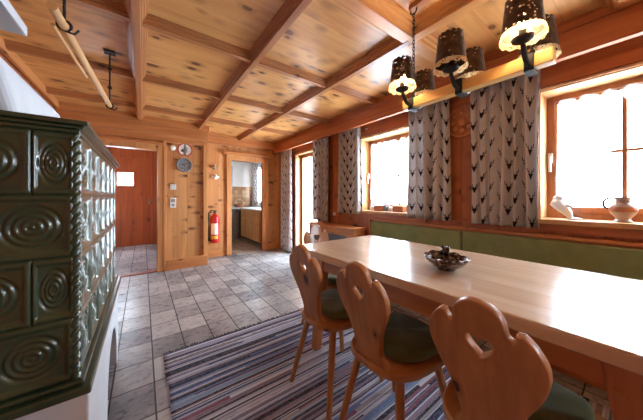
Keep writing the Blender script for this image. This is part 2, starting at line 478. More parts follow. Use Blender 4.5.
# ------------------------------------------------------------------ the setting
CZ = 2.28          # ceiling
XL, XR, XO = -.85, 2.45, 2.72
YA, YB, YN = 4.35, 4.80, -3.0
b = MB().box(-.95, 2.85, YN-.1, YB, -.06, 0)
b.box(-1.7, .86, YB, 7.4, -.06, 0)
struct('floor', b, 'floor')
b = MB().box(.87, 2.8, YB+.001, 7.4, -.06, 0.0); struct('floor_kitchen', b, 'kfloor')
b = MB().box(-.95, 2.85, YN-.1, YA+.12, CZ, CZ+.06); b.box(.85, 2.85, YA+.12, YB+.05, CZ, CZ+.06)
struct('ceiling', b, 'ceil')
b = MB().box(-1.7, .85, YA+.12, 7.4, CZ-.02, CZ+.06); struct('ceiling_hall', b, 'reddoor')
b = MB().box(.85, 2.85, YB+.05, 7.4, CZ, CZ+.06); struct('ceiling_kitchen', b, 'kplaster')
# right wall with three openings, plus an added unseen one for light
OP = [(3.40, 4.14, 0., 1.97), (1.42, 2.41, .93, 1.93), (-.42, .485, .95, 1.93), (-2.5, -1.35, .95, 1.95)]
b = MB(); y = YB
for (y0, y1, z0, z1) in OP:
    b.box(XR, XO, y1, y, 0, CZ)
    if z0 > 0: b.box(XR, XO, y0, y1, 0, z0)
    b.box(XR, XO, y0, y1, z1, CZ); y = y0
b.box(XR, XO, YN, y, 0, CZ)
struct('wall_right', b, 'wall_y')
# left and near walls
struct('wall_left', MB().box(XL-.12, XL-.012, YN, YA, 0, CZ), 'wall_y')
struct('wall_near', MB().box(XL-.1, XO, YN-.1, YN, 0, CZ), 'wall_x')
# back wall: hallway doorway part, sign part, step, kitchen doorway part
b = MB(); b.box(XL-.1, -.66, YA, YA+.12, 0, CZ); b.box(-.66, .17, YA, YA+.12, 1.84, CZ); b.box(.17, .85, YA, YA+.12, 0, CZ)
b.box(.73, .85, YA+.12, YB+.12, 0, CZ)
b.box(.85, 1.375, YB, YB+.05, 0, CZ); b.box(1.375, 2.01, YB, YB+.05, 1.83, CZ); b.box(2.01, XR, YB, YB+.05, 0, CZ)
struct('wall_back', b, 'wall_x')
# hall behind
b = MB(); b.box(-1.7, -1.6, YA+.12, 5.6, 0, CZ); b.box(-1.7, -1.6, 6.2, 7.1, 0, CZ); b.box(-1.7, -1.6, 5.6, 6.2, 0, .8); b.box(-1.7, -1.6, 5.6, 6.2, 2.0, CZ); b.box(-1.7, XL-.1, YA+.02, YA+.12, 0, CZ); b.box(-.62, .42, 7.0, 7.1, 2.0, CZ); b.box(.30, .42, YA+.12, 7.0, 0, CZ)
b.box(-1.6, -1.4, 7.0, 7.1, 0, CZ); b.box(-.7, -.62, 7.0, 7.1, 0, CZ); b.box(-1.4, -.7, 7.0, 7.1, 0, .9); b.box(-1.4, -.7, 7.0, 7.1, 2.0, CZ); b.box(.16, .30, 6.94, 7.1, 0, CZ); b.box(-.66, -.60, 6.94, 7.0, 0, CZ)
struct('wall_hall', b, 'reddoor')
# kitchen walls
b = MB(); b.box(.85, 2.8, 7.0, 7.1, 0, CZ); b.box(.75, .85, YB+.12, 7.1, 0, CZ); b.box(.85, .87, YB+.05, YB+.12, 0, CZ)
b.box(2.62, 2.8, YB+.05, 6.1, 0, CZ); b.box(2.62, 2.8, 6.75, 7.0, 0, CZ); b.box(2.62, 2.72, 6.1, 6.75, 0, .95); b.box(2.62, 2.72, 6.1, 6.75, 1.95, CZ)
struct('wall_kitchen', b, 'kplaster')
struct('wall_kitchen_tile', MB().box(.85, 2.62, 6.985, 7.0, .86, 1.42), 'ktile')

# ceiling grid: stepped coffers
def coffer(name, axis, c, a0, a1, mat, n, wide=1.):
    h = [(.021, 2.212), (.023, 2.228), (.033, 2.231), (.036, 2.248), (.046, 2.251), (.049, 2.266), (.058, 2.269), (.06, CZ)]
    if axis == 'x' and wide == 1: h = [(x, CZ-(CZ-z)*.74) for x, z in h]
    h = [(x*wide, z) for x, z in h]
    prof = h+[(-x, z) for x, z in h[::-1]]
    bb = MB().prism([(c+p, z) for p, z in prof], axis, a0, a1)
    return struct('trim_%d' % n, bb, mat, None)
tn = 1
XS = [-.035, .735, 1.51]; YS = [3.80, 2.86, 1.93, .985, .05, -.9, -1.84]
for c in XS:
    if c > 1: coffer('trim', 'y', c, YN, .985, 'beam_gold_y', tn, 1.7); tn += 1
    coffer('trim', 'y', c, .985 if c > 1 else YN, YA-.1 if c < .8 else YB-.1, 'beam_y', tn); tn += 1
XX = [-.85, -.035, .735, 1.51, 2.26]
for c in YS:
    for i in range(4):
        a0, a1 = XX[i]+(.03 if i else 0), XX[i+1]-.03
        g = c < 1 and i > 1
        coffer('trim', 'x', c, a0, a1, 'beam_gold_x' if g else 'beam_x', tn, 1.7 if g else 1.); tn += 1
def trim(bb, mat, bevel=.004):
    global tn
    o = struct('trim_%d' % tn, bb, mat, None, bevel=bevel); tn += 1; return o
# pelmet beam over the curtains
bb = MB().box(2.25, 2.285, YN, YB, 2.055, CZ); bb.box(2.235, 2.25, YN, YB, 2.215, CZ); bb.box(2.242, 2.29, YN, YB, 2.045, 2.06)
trim(bb, 'red_y')
# beams over the back wall
bb = MB().box(XL, .86, YA-.1, YA, 2.05, 2.185); bb.box(XL, .87, YA-.115, YA, 2.185, CZ); bb.box(XL, .86, YA-.03, YA, 1.96, 2.05)
trim(bb, 'trim_x')
bb = MB().box(.85, 2.25, YB-.09, YB, 2.12, 2.25); bb.box(.85, 2.25, YB-.11, YB, 2.25, CZ); trim(bb, 'trim_x')
trim(MB().box(XL, XL+.03, 2.3, YA-.1, 2.2, CZ), 'trim_y')
# uprights and boards on the sign wall
trim(MB().box(.245, .285, YA-.035, YA, 0, 1.97), 'trim_z'); trim(MB().box(.795, .865, YA-.03, YA, 0, 1.97), 'trim_z')
trim(MB().box(.285, .86, YA-.045, YA, 0, .165), 'trim_x'); trim(MB().box(.865, 1.2, YB-.03, YB, 0, .13), 'trim_x')
trim(MB().box(2.14, 2.45, YB-.03, YB, 0, .12), 'trim_x')
trim(MB().box(.865, .9, YB-.03, YB, .13, 2.12), 'trim_z')
trim(MB().box(2.36, 2.45, YB-.04, YB, .12, 2.12), 'trim_z')
# door frames
bb = MB().box(.17, .245, YA-.03, YA+.12, 0, 1.90); bb.box(-.74, -.66, YA-.03, YA+.12, 0, 1.90); bb.box(-.66, .17, YA-.03, YA+.12, 1.82, 1.90)
trim(bb, 'trim_z')
trim(MB().box(-.74, .25, YA-.05, YA-.0, 1.90, 1.93), 'trim_x')
bb = MB().box(1.285, 1.375, YB-.045, YB+.05, 0, 1.94); bb.box(2.01, 2.075, YB-.02, YB+.05, 0, 1.94); bb.box(1.375, 2.01, YB-.045, YB+.05, 1.83, 1.94); bb.box(2.075, 2.14, YB-.03, YB, 0, 1.94)
trim(bb, 'trim_z')
trim(MB().box(1.22, 2.2, YB-.085, YB, 1.94, 1.985), 'trim_x')
trim(MB().box(2.436, 2.45, YN, 4.75, 1.955, CZ), 'red_y', 0)
# thresholds
trim(MB().box(-.66, .17, YA-.01, YA+.1, 0, .012), 'reddoor', 0)
# wall lines on the right: panel rail above the bench, sill aprons
trim(MB().box(2.40, 2.45, -.6, 2.18, .815, .84), 'trim_y'); trim(MB().box(2.425, 2.45, YN, 3.3, .885, .915), 'red_y')

# ------------------------------------------------------------------ windows and outer doors
XF = 2.64
def window(n, y0, y1, z0, z1, mull, zm, label, lever=True, sill=True, XF=2.64):
    w = sroot('window_%d' % n, label, 'window', (XF, (y0+y1)/2, z0))
    O = lambda mb: mb
    cy = (y0+y1)/2
    def L(a0, a1, b0, b1, c0, c1, mb): return mb.box(a0-XF, a1-XF, b0-cy, b1-cy, c0-z0, c1-z0)
    rv = MB()
    L(XR-.005, XO, y1-.012, y1, z0, z1, rv); L(XR-.005, XO, y0, y0+.012, z0, z1, rv); L(XR-.005, XO, y0+.012, y1-.012, z1-.012, z1, rv)
    obj('reveal', rv, 'reveal', w)
    cs = MB()      # casing flush with the wall
    L(XR-.018, XR, y1-.002, y1+.014, z0-.03, z1+.016, cs); L(XR-.018, XR, y0-.014, y0+.002, z0-.03, z1+.016, cs); L(XR-.018, XR, y0, y1, z1-.002, z1+.016, cs)
    obj('casing', cs, 'reveal', w, bevel=.003)
    if sill:
        sl = MB(); L(XR-.05, XF+.02, y0, y1, z0-.03, z0+.005, sl); obj('sill', sl, 'reveal', w, bevel=.004)
        ap = MB(); L(XR-.03, XR, y0-.03, y1+.03, z0-.085, z0-.03, ap); obj('apron', ap, 'red_y', w)
    fr = MB()
    L(XF, XF+.07, y1-.055, y1-.01, z0, z1, fr); L(XF, XF+.07, y0+.01, y0+.055, z0, z1, fr); L(XF, XF+.07, y0+.055, y1-.055, z1-.06, z1-.01, fr); L(XF, XF+.07, y0+.055, y1-.055, z0, z0+.05, fr)
    obj('frame', fr, 'frame', w, bevel=.004)
    ia, ib, za, zb = y0+.055, y1-.055, z0+.05, z1-.06
    for a0, a1 in ((mull, ib), (ia, mull)):
        sash = MB(); k = .022; ka = .012 if a0 == mull else k; kb = .012 if a1 == mull else k
        L(XF-.012, XF+.045, a0, a0+ka, za, zb, sash); L(XF-.012, XF+.045, a1-kb, a1, za, zb, sash)
        L(XF-.012, XF+.045, a0+ka, a1-kb, zb-k, zb, sash); L(XF-.012, XF+.045, a0+ka, a1-kb, za, za+.045, sash)
        if zm: L(XF+.0, XF+.04, a0+ka, a1-kb, zm-.010, zm+.010, sash)
        so = obj('sash', sash, 'frame', w, bevel=.003)
        g = MB(); L(XF+.018, XF+.022, a0+ka, a1-kb, za+.045, zb-k, g); obj('pane', g, 'glass', so)
    if lever:
        h = MB(); zc = (z0+z1)/2
        L(XF-.025, XF, y1-.05, y1-.024, zc-.05, zc+.03, h)
        h.tube([(-.04, y1-.037-cy, zc+.0-z0), (-.045, y1-.037-cy, zc-.05-z0), (-.035, y1-.037-cy, zc-.12-z0)], .009, 8); h.tube([(-.02, y1-.037-cy, zc-z0), (-.042, y1-.037-cy, zc-z0)], .008, 8)
        obj('handle', h, 'white', w, smooth=True)
    return w
window(1, OP[0][0], OP[0][1], .0, 1.97, 3.77, None, 'tall glazed balcony door in deep pale reveal near the back corner', False, False, 2.56)
window(2, *OP[1], 1.875, 1.40, 'wooden casement window in the middle, between two stag-print curtains')
window(7, *OP[3], -1.92, 1.45, 'added wooden window in the right wall behind the viewer, unseen, for daylight')  # added opening out of view, lets daylight into the near room
window(3, *OP[2], .08, 1.44, 'wooden casement window at the right edge, beside the beige jug')
# kitchen window
b = MB(); b.box(2.66, 2.70, 6.1, 6.15, .95, 1.95); b.box(2.66, 2.70, 6.7, 6.75, .95, 1.95); b.box(2.66, 2.70, 6.15, 6.7, .95, 1.0); b.box(2.66, 2.70, 6.15, 6.7, 1.9, 1.95)
w4 = sroot('window_4', 'white kitchen window seen through the doorway at the back', 'window'); obj('frame', b, 'white', w4, bevel=.003)
obj('pane', MB().box(2.678, 2.682, 6.15, 6.7, 1.0, 1.9), 'glass', w4)
b = MB(); b.box(-1.4, -1.35, 7.03, 7.08, .9, 2.0); b.box(-.75, -.7, 7.03, 7.08, .9, 2.0); b.box(-1.35, -.75, 7.03, 7.08, .9, .95); b.box(-1.35, -.75, 7.03, 7.08, 1.95, 2.0)
w5 = sroot('window_5', 'added hall window beside the red door, unseen, to brighten the hall', 'window'); obj('frame', b, 'frame', w5); obj('pane', MB().box(-1.35, -.75, 7.05, 7.054, .95, 1.95), 'glass', w5)  # made-up window out of view, put in to light the hall
b = MB(); b.box(-1.67, -1.62, 5.6, 5.65, .8, 2.0); b.box(-1.67, -1.62, 6.15, 6.2, .8, 2.0); b.box(-1.67, -1.62, 5.65, 6.15, .8, .85); b.box(-1.67, -1.62, 5.65, 6.15, 1.95, 2.0)
w6 = sroot('window_6', 'added side window lighting the hall, out of view', 'window'); obj('frame', b, 'frame', w6); obj('pane', MB().box(-1.647, -1.643, 5.65, 6.15, .85, 1.95), 'glass', w6)  # second made-up hall window, there only for more daylight
# red door with the small lit window
d1 = sroot('door_1', 'reddish wooden front door with one small bright window, seen through the hall', 'door', (-.2, 7.02, 0))
def DL(x0, x1, y0, y1, z0, z1, mb): return mb.box(x0+.2, x1+.2, y0, y1, z0, z1)
wx0, wx1, wz0, wz1 = -.47, -.165, 1.37, 1.68
b = MB(); DL(-.62, .18, 0, .05, .0, wz0, b); DL(-.62, .18, 0, .05, wz1, 2.0, b); DL(-.62, wx0, 0, .05, wz0, wz1, b); DL(wx1, .18, 0, .05, wz0, wz1, b)
leaf = obj('leaf', b, 'reddoor', d1)
b = MB(); DL(wx0-.02, wx0+.012, -.012, .0, wz0-.02, wz1+.02, b); DL(wx1-.012, wx1+.02, -.012, 0, wz0-.02, wz1+.02, b); DL(wx0, wx1, -.012, 0, wz1-.012, wz1+.02, b); DL(wx0, wx1, -.012, 0, wz0-.02, wz0+.012, b)
obj('glazing_bead', b, 'reddoor', leaf)
b = MB(); DL(wx0, wx1, .02, .024, wz0, wz1, b); obj('pane', b, 'glass', leaf)
b = MB(); b.tube([(.33, 0, 1.02), (.33, -.05, 1.02), (.25, -.05, 1.02)], .011, 8); b.box(.31, .35, -.012, 0, .94, 1.08); obj('handle', b, 'chrome', leaf, smooth=True)

# ------------------------------------------------------------------ curtains
def curtain(y0, y1, z0, z1, x, label, seed, bottom_soft=0):
    r = random.Random(seed); N = 90; W = y1-y0
    nf = max(4, round(W/.085)); ph = r.random()*6; ph2 = r.random()*6
    pts = []; L = 0; us = [0]
    def cx(s, z):
        a = .034+.014*math.sin(s*3.1+ph2)
        sw = .6+.4*(z1-z)/(z1-z0)
        return x+a*sw*math.sin(s*nf*2*PI+ph+.5*math.sin(s*5+ph2))+.008*math.sin(s*nf*4*PI+ph2)*sw
    def P(s, t):
        z = z0+(z1-z0)*t
        yy = y1-(y1-y0)*(s)+.008*math.sin(t*4+s*9+ph)
        return (cx(s, z), yy, z)
    prev = None
    for i in range(N+1):
        p = Vector(P(i/N, 0.3)[:2])
        if prev is not None: L += (p-prev).length; us.append(L)
        prev = p
    u0 = r.random()*.3
    b = MB(); b.grid(P, N, 24, lambda s, t: (u0+us[round(s*N)], z0+(z1-z0)*t))
    o = obj('curtain', b, 'curtain', smooth='all', solid=.002)
    return tag(o, label, 'curtain', 'stag-print curtains along the window wall')
CX = 2.375
curtain(4.20, 4.66, .02, 2.2, CX, 'floor-length stag-print curtain in the back corner beside the balcony door', 1)
curtain(3.00, 3.42, .73, 2.2, CX, 'stag-print curtain hanging behind the radiator cabinet', 2)
curtain(2.31, 2.78, .885, 2.2, CX, 'stag-print curtain at the left side of the middle window', 3)
curtain(1.125, 1.585, .89, 2.2, CX, 'stag-print curtain between the middle window and the round wall plate', 4)
curtain(.462, .93, .885, 2.2, CX, 'stag-print curtain between the round wall plate and the right window', 5)
b = MB().tube([(CX, YN+.1, 2.205), (CX, YB-.02, 2.205)], .011, 10)
for yy in (YB-.03, 3.0, 1.0, -.8): b.tube([(CX, yy, 2.205), (CX, yy, CZ)], .006, 8)
tag(obj('curtain_rail', b, 'iron', smooth=True), 'dark curtain rail hidden behind the wooden pelmet', 'curtain rail')

def lace(y0, y1, zb, zt, x, label, seed, edge):
    r = random.Random(seed); ph = r.random()*6
    def P(s, t):
        # edge: lower left gathers to the side
        z = zt+(edge(s)-zt)*t
        yy = y1+(y0-y1)*s
        return (x+.010*math.sin(s*58*(y1-y0)+ph)+.004*math.sin(s*31+t*3), yy, z+.004*math.sin(s*90)*t)
    b = MB(); b.grid(P, 60, 20, lambda s, t: (s*(y1-y0)*1.3, t*(zt-zb)))
    return tag(obj('lace_curtain', b, 'lace', smooth='all'), label, 'lace curtain', 'white lace curtains on the window panes')
lace(.14, .425, 1.06, 1.875, XF-.022, 'white lace curtain veiling the left half of the right window', 1, lambda s: 1.11+.03*math.sin(s*14))
lace(-.36, .135, 1.62, 1.875, XF-.022, 'short white lace valance across the top right of the right window', 2, lambda s: 1.80+.02*math.sin(s*30))
lace(1.90, 2.35, 1.06, 1.87, XF-.022, 'white lace curtain veiling the left half of the middle window', 3, lambda s: 1.07+.04*math.sin(s*9))
lace(1.48, 1.865, 1.06, 1.87, XF-.022, 'white lace curtain veiling the right half of the middle window', 4, lambda s: 1.10+.05*math.sin(s*9))

# ------------------------------------------------------------------ tiled stove
st = thing('tiled_stove', 'dark green tiled stove on a white plaster base at the left', 'stove', (-.5, 1.6, 0))
SO = Vector((.5, -1.6, 0))
SX, SY0, SY1 = -.16, 1.02, 2.2; SZ0, SZ1 = .575, 1.31; RH = (SZ1-SZ0)/4
def at(mb, v=SO): bmesh.ops.translate(mb.b, verts=mb.b.verts[:], vec=v); return mb
b = MB().box(XL+.002, SX-.012, SY0+.012, SY1, SZ0, SZ1+.03)
obj('body', at(b), 'glaze', st)
def relief(s, t, aspect):
    # s,t in -1..1; raised frame, dished field with concentric ridges
    m = max(abs(s), abs(t)); h = 0
    e = (1-m)
    groove = -.006*math.exp(-(e/.035)**2)
    fr = .006*max(0, min(1, (m-.78)/.06)) if m > .78 else 0
    r = math.hypot(s/.80, t/.74)
    if r < 1:
        h = -.004+.011*(1-r)**1.0*.6+.0035*math.cos(r*2*PI*4.2)
        h *= min(1, (1-r)/.12)
    return h+fr+groove
def tile(mb, o, du, dv, nrm, w, h, nu=44, nv=44):
    o, du, dv, nrm = map(Vector, (o, du, dv, nrm))
    def P(s, t): return tuple(o+du*(s*w)+dv*(t*h)+nrm*relief(s*2-1, t*2-1, w/h))
    mb.grid(P, nu, nv)
rows = []
TW = .165; NT = 6; TL = (SY1-SY0-.03)/NT
fm = MB(); sm = MB()
for r in range(4):
    z = SZ0+RH*(3-r)
    xr = SX-.006; first = TW*.5 if r % 2 == 0 else TW
    while xr > XL+.02:
        w = min(first, xr-XL)
        tile(fm, (xr-w, SY0, z), (1,0,0), (0,0,1), (0,-1,0), w, RH, 28 if w < .1 else 44)
        xr -= w; first = TW
    for k in range(NT):
        tile(sm, (SX, SY0+.02+k*TL, z), (0,1,0), (0,0,1), (1,0,0), TL, RH, 36, 36)
obj('front_tiling', at(fm), 'glaze', st, smooth='all'); obj('side_tiling', at(sm), 'glaze', st, smooth='all')
# twisted corner moulding
b = MB(); N = 240
def rope(s, t):
    z = SZ0+(SZ1-SZ0)*t; a = s*2*PI
    rr = .0105+.0035*math.cos(2*a-t*150)
    return (SX-.004+rr*math.cos(a), SY0+.004+rr*math.sin(a), z)
b.grid(rope, 16, N); obj('rope_moulding', at(b), 'glaze', st, smooth='all')
def ring(mb, ov, z0, z1): mb.box(XL+.002, SX+ov, SY0-ov, SY1+min(ov, .01), z0, z1)
b = MB(); ring(b, .008, SZ1, SZ1+.012); ring(b, .018, SZ1+.012, SZ1+.022); ring(b, .03, SZ1+.022, SZ1+.036)
obj('cornice', at(b), 'glaze', st, bevel=.004)
b = MB(); ring(b, .018, SZ0-.014, SZ0); ring(b, .036, SZ0-.04, SZ0-.014); obj('ledge', at(b), 'glaze', st, bevel=.005)
# plaster base with an arched niche in its right side
pl = [(1.07, 0), (1.58, 0)]
for k in range(17):
    a = PI-PI*k/16; pl.append((1.845+.265*math.cos(a), max(.02, .06+.275*math.sin(a))))
pl += [(2.11, 0), (2.2, 0), (2.2, .54), (1.07, .54)]
b = MB().prism(pl, 'x', -.62, -.14); obj('plaster_base', at(b), 'plaster', st, bevel=.006)
b = MB().box(XL+.002, -.62, 1.07, 2.2, 0, .54); obj('plaster_core', at(b), 'plaster', st)
b = MB().prism([(1.25, SZ1+.03), (2.05, SZ1+.03), (2.05, 1.61), (1.25, 1.61)], 'x', XL+.002, -.385)
for v in b.b.verts:
    if v.co.y < 1.3 and v.co.z < 1.5: v.co.y += .14; v.co.x += .03 if v.co.x > -.5 else 0
obj('plaster_crown', at(b), 'plaster', st, bevel=.03, seg=4)
b = MB().box(XL-.01, -.385, .5, 1.53, 1.785, 1.825)
tag(obj('plaster_shelf', b, 'plaster', bevel=.004), 'white plaster slab above the stove at the upper left', 'shelf')

# rod hung over the stove
rod = thing('drying_rod', 'pale wooden rod hung on black iron hooks above the stove', 'rod', (-.24, 1.95, 1.85))
b = MB().tube([(-.035, -.62, -.01), (.03, .65, .0)], .0155, 12); obj('rod', b, 'rodwood', rod, smooth=True)
b = MB().tube([(-.058, -.50, -.022), (-.030, .02, -.02)], .007, 10)
b.tube([(-.056, -.46, -.02), (-.026, -.46, -.008)], .004, 8); b.tube([(-.032, -.02, -.02), (.0, -.02, -.006)], .004, 8); obj('slat', b, 'rodwood', rod, smooth=True)
def hanger(y, x):
    h = MB(); zt = CZ-1.85
    h.box(x-.035, x+.035, y-.035, y+.035, zt-.012, zt)
    h.tube([(x, y, zt-.01), (x, y, .03)], .0055, 8)
    for k in range(5): h.torus((x, y, zt-.06-k*.075), .011, .004, 12, 6, Matrix.Rotation(PI/2, 4, 'X' if k % 2 else 'Y'))
    h.torus((x, y, .0), .021, .0055, 18, 8, Matrix.Rotation(PI/2, 4, 'X'))
    h.tube([(x, y, -.022), (x+.03, y, -.028), (x+.045, y, -.005)], .005, 8)
    return h
obj('hanger', hanger(-.48, -.028), 'iron', rod, smooth=True); obj('hanger', hanger(.60, .027), 'iron', rod, smooth=True)

# ------------------------------------------------------------------ table
tb = thing('dining_table', 'long wooden dining table with pale polished top along the bench', 'table', (1.28, .69, .0085))
def TB(x0, x1, y0, y1, z0, z1, mb): return mb.box(x0-1.28, x1-1.28, y0-.69, y1-.69, z0, z1)
b = MB(); TB(.882, 1.69, -.13, 1.515, .716, .76, b); obj('tabletop', b, 'table_y', tb, bevel=.006, seg=3)
for x0 in (1.0, 1.545):
    b = MB(); TB(x0, x0+.025, .06, 1.33, .60, .716, b); obj('apron', b, 'table_apron', tb, bevel=.004)
for y0 in (1.33, .035):
    b = MB(); TB(1.025, 1.545, y0, y0+.025, .60, .716, b); obj('end_rail', b, 'trim_x', tb, bevel=.004)
for sx in (-1, 1):
    for sy in (-1, 1):
        x, y = 1.285+sx*.262, .695+sy*.655
        b = MB(); h = .036
        T0 = [(x-h, y-h), (x+h, y-h), (x+h, y+h), (x-h, y+h)]
        lo = [(px+sx*.0-(px-x)*.25, py+sy*.09-(py-y)*.25) for px, py in T0]
        A = [b.b.verts.new((px-1.28, py-.69, .716)) for px, py in T0]; B = [b.b.verts.new((px-1.28, py-.69, .0)) for px, py in lo]
        b.b.faces.new(A); b.b.faces.new(B[::-1])
        for i in range(4): b.b.faces.new((A[i], A[(i+1) % 4], B[(i+1) % 4], B[i]))
        leg = obj('leg', b, 'table_leg', tb, bevel=.005)
        b = MB(); b.ball((x-1.28-.036, y-.69, .60), .012, (.6, 1, 1), 12)
        if sx < 0: obj('peg', b, 'chair', leg, smooth='all')
        else: b.b.free()
# ------------------------------------------------------------------ bench
bn = thing('corner_bench', 'long green upholstered wall bench behind the table', 'bench', (2.2, .85, 0))
def BN(x0, x1, y0, y1, z0, z1, mb): return mb.box(x0-2.2, x1-2.2, y0-.85, y1-.85, z0, z1)
for y0, y1 in ((1.02, 2.13), (-.25, 1.01)):
    b = MB(); BN(2.375, 2.415, y0, y1, .47, .805, b); obj('back_cushion', b, 'green', bn, bevel=.012, seg=3)
    b = MB(); BN(2.0, 2.375, y0, y1, .40, .455, b); obj('seat_cushion', b, 'green', bn, bevel=.014, seg=3)
b = MB(); BN(2.415, 2.448, -.25, 2.15, .0, .812, b); BN(2.37, 2.448, 2.132, 2.165, 0, .83, b); obj('back_board', b, 'red_y', bn, bevel=.003)
b = MB(); BN(2.02, 2.40, -.25, 2.13, .37, .40, b); obj('seat_board', b, 'trim_y', bn, bevel=.003)
b = MB(); BN(2.14, 2.17, -.25, 2.10, 0, .37, b); obj('base_board', b, 'table_apron', bn)
b = MB(); BN(2.02, 2.37, 2.10, 2.13, 0, .37, b); obj('end_panel', b, 'trim_z', bn)

# ------------------------------------------------------------------ chairs
def make_chair(label):
    t = thing('farmhouse_chair', label, 'chair')
    # seat
    half = [(-.205, .0), (-.20, .07), (-.165, .135), (-.08, .172), (.08, .188), (.17, .186), (.198, .165), (.205, .0)]
    loop = half+[(x, -y) for x, y in half[-2:0:-1]]
    loop = smooth_loop(loop, 4)
    b = MB().prism(loop, 'z', .405, .436); obj('seat', b, 'chair_x', t, bevel=.008, seg=3, smooth=True)
    # cushion
    def cu(s, q):
        a = s*2*PI; v = (q-.5)*PI; k = .26
        sp = lambda w, e: math.copysign(abs(w)**e, w)
        cz = sp(math.sin(v), .55); cr = abs(math.cos(v))**.35
        ca, sa = sp(math.cos(a), .62), sp(math.sin(a), .62)
        return (.035+.165*cr*ca, (.162+.012*ca)*cr*sa, .462+.028*cz+.004*math.sin(a*5)*cr)
    b = MB().grid(cu, 40, 16); obj('cushion', b, 'greenc', t, smooth='all')
    # backrest with side hooks and heart
    H = [(.0, .862), (.030, .855), (.052, .835), (.060, .808), (.064, .788), (.073, .783), (.080, .794), (.081, .806, 1), (.096, .806, 1), (.116, .785), (.133, .748), (.134, .705), (.118, .655), (.094, .605), (.077, .555), (.068, .50), (.074, .465), (.090, .446, 1), (.090, .436, 1)]
    loop = H+[(-p[0],)+tuple(p[1:]) for p in H[:0:-1]]
    outer = smooth_loop(loop, 6)
    hp = [(.0, .750, 1), (.012, .764), (.026, .760), (.031, .744), (.020, .724), (.0, .706, 1), (-.020, .724), (-.031, .744), (-.026, .760), (-.012, .764)]
    hole = smooth_loop(hp, 6)
    lean = math.radians(12.5)
    # local curve frame: x = width, y = height -> place as back board
    mt = Matrix.Translation((-.175, 0, .436)) @ Matrix.Rotation(-lean, 4, 'Y') @ Matrix(((0,0,1,0),(1,0,0,0),(0,1,0,-.436),(0,0,0,1)))
    board('backrest', outer, [hole], .028, 'chair', t, .004, mt)
    for sx, sy in ((-1,1), (-1,-1), (1,1), (1,-1)):
        top = Vector((sx*.125, sy*.105, .41)); bot = Vector((sx*.214, sy*.17, 0))
        b = MB().tube([top, top.lerp(bot, .5), bot], [.019, .0175, .0135], 8)
        for v in b.b.verts: v.co.z = max(v.co.z, 0) if v.co.z > .012 else 0
        obj('leg', b, 'chair', t, smooth=True)
    return t
ch = make_chair('wooden heart-back chair nearest the doorway, first along the long table side')
ch.location = (.945, 1.115, .0085); ch.rotation_euler.z = math.radians(3)
G = 'heart-back chairs around the table'; ch['group'] = G
dup(ch, (.945, .685, .0085), 0, 'middle one of the three wooden chairs on the long table side', G)
dup(ch, (.945, .25, .0085), math.radians(-1), 'wooden heart-back chair nearest the viewer, cut by the bottom edge', G)
dup(ch, (1.30, 1.59, .0085), -PI/2, 'wooden chair facing the narrow far end of the table, heart hole showing', G)

# ------------------------------------------------------------------ rug
b = MB(); rr = random.Random(3)
def rugp(s, t):
    x = .115+.0+1.86*s; y = -.75+2.77*t
    x += (.005*math.sin(t*17)+.003*math.sin(t*53)) if s < .01 else 0
    return (x, y, .0045+.0008*math.sin(x*9+y*3)+.0006*math.sin(y*31))
b.grid(rugp, 60, 90)
rug = thing('rag_rug', 'striped woven rag rug under the chairs and table', 'rug', (0, 0, 0))
obj('weave', b, 'rug', rug, smooth='all', solid=.005)
b = MB()
for k in range(150):
    x = .125+1.83*k/149; a = rr.uniform(-.012, .012); L = rr.uniform(.018, .04)
    b.tube([(x, 2.015, .006), (x+a*.4, 2.018+L*.5, .007), (x+a, 2.018+L, .004)], [.005, .0045, .003], 5)
o = obj('fringe', b, plain('fringe_cotton', lin(92, 88, 92), .95, 0, .3), rug); o['kind'] = 'stuff'

# ------------------------------------------------------------------ radiator cabinet
rc = thing('radiator_cabinet', 'low wooden radiator cabinet with grey front under the window wall', 'cabinet', (2.30, 2.72, 0))
def RC(x0, x1, y0, y1, z0, z1, mb): return mb.box(x0-2.30, x1-2.30, y0-2.72, y1-2.72, z0, z1)
b = MB(); RC(2.135, 2.36, 2.20, 3.26, .685, .715, b); obj('top', b, 'trim_y', rc, bevel=.004)
b = MB(); RC(2.16, 2.36, 2.21, 2.24, 0, .685, b); RC(2.16, 2.36, 3.21, 3.24, 0, .685, b); RC(2.16, 2.19, 2.24, 3.21, .60, .685, b); RC(2.16, 2.19, 2.24, 3.21, 0, .1, b); RC(2.16, 2.18, 2.24, 2.36, .1, .60, b)
obj('carcass', b, 'trim_y', rc, bevel=.003)
b = MB(); RC(2.175, 2.185, 2.36, 3.21, .1, .60, b)
for k in range(28): RC(2.168, 2.178, 2.37+.03*k, 2.385+.03*k, .11, .59, b)
obj('grille', b, 'grey_metal', rc)
tag(obj('thermostat_knob', MB().lathe([(.022, 0), (.026, .01), (.026, .035), (.018, .045)], (0,0,0), 16, mt=Matrix.Translation((2.453, 2.93, .85)) @ Matrix.Rotation(-PI/2, 4, 'Y')), 'white', smooth=True), 'small round white knob on the wall above the radiator cabinet', 'knob')
tag(obj('wall_hook', MB().lathe([(.012, 0), (.014, .006), (.007, .012), (.009, .028), (.0, .032)], (0,0,0), 14, mt=Matrix.Translation((2.438, 2.24, 2.04)) @ Matrix.Rotation(-PI/2, 4, 'Y')), 'white', smooth=True), 'tiny white knob on the wall above the middle window', 'hook')

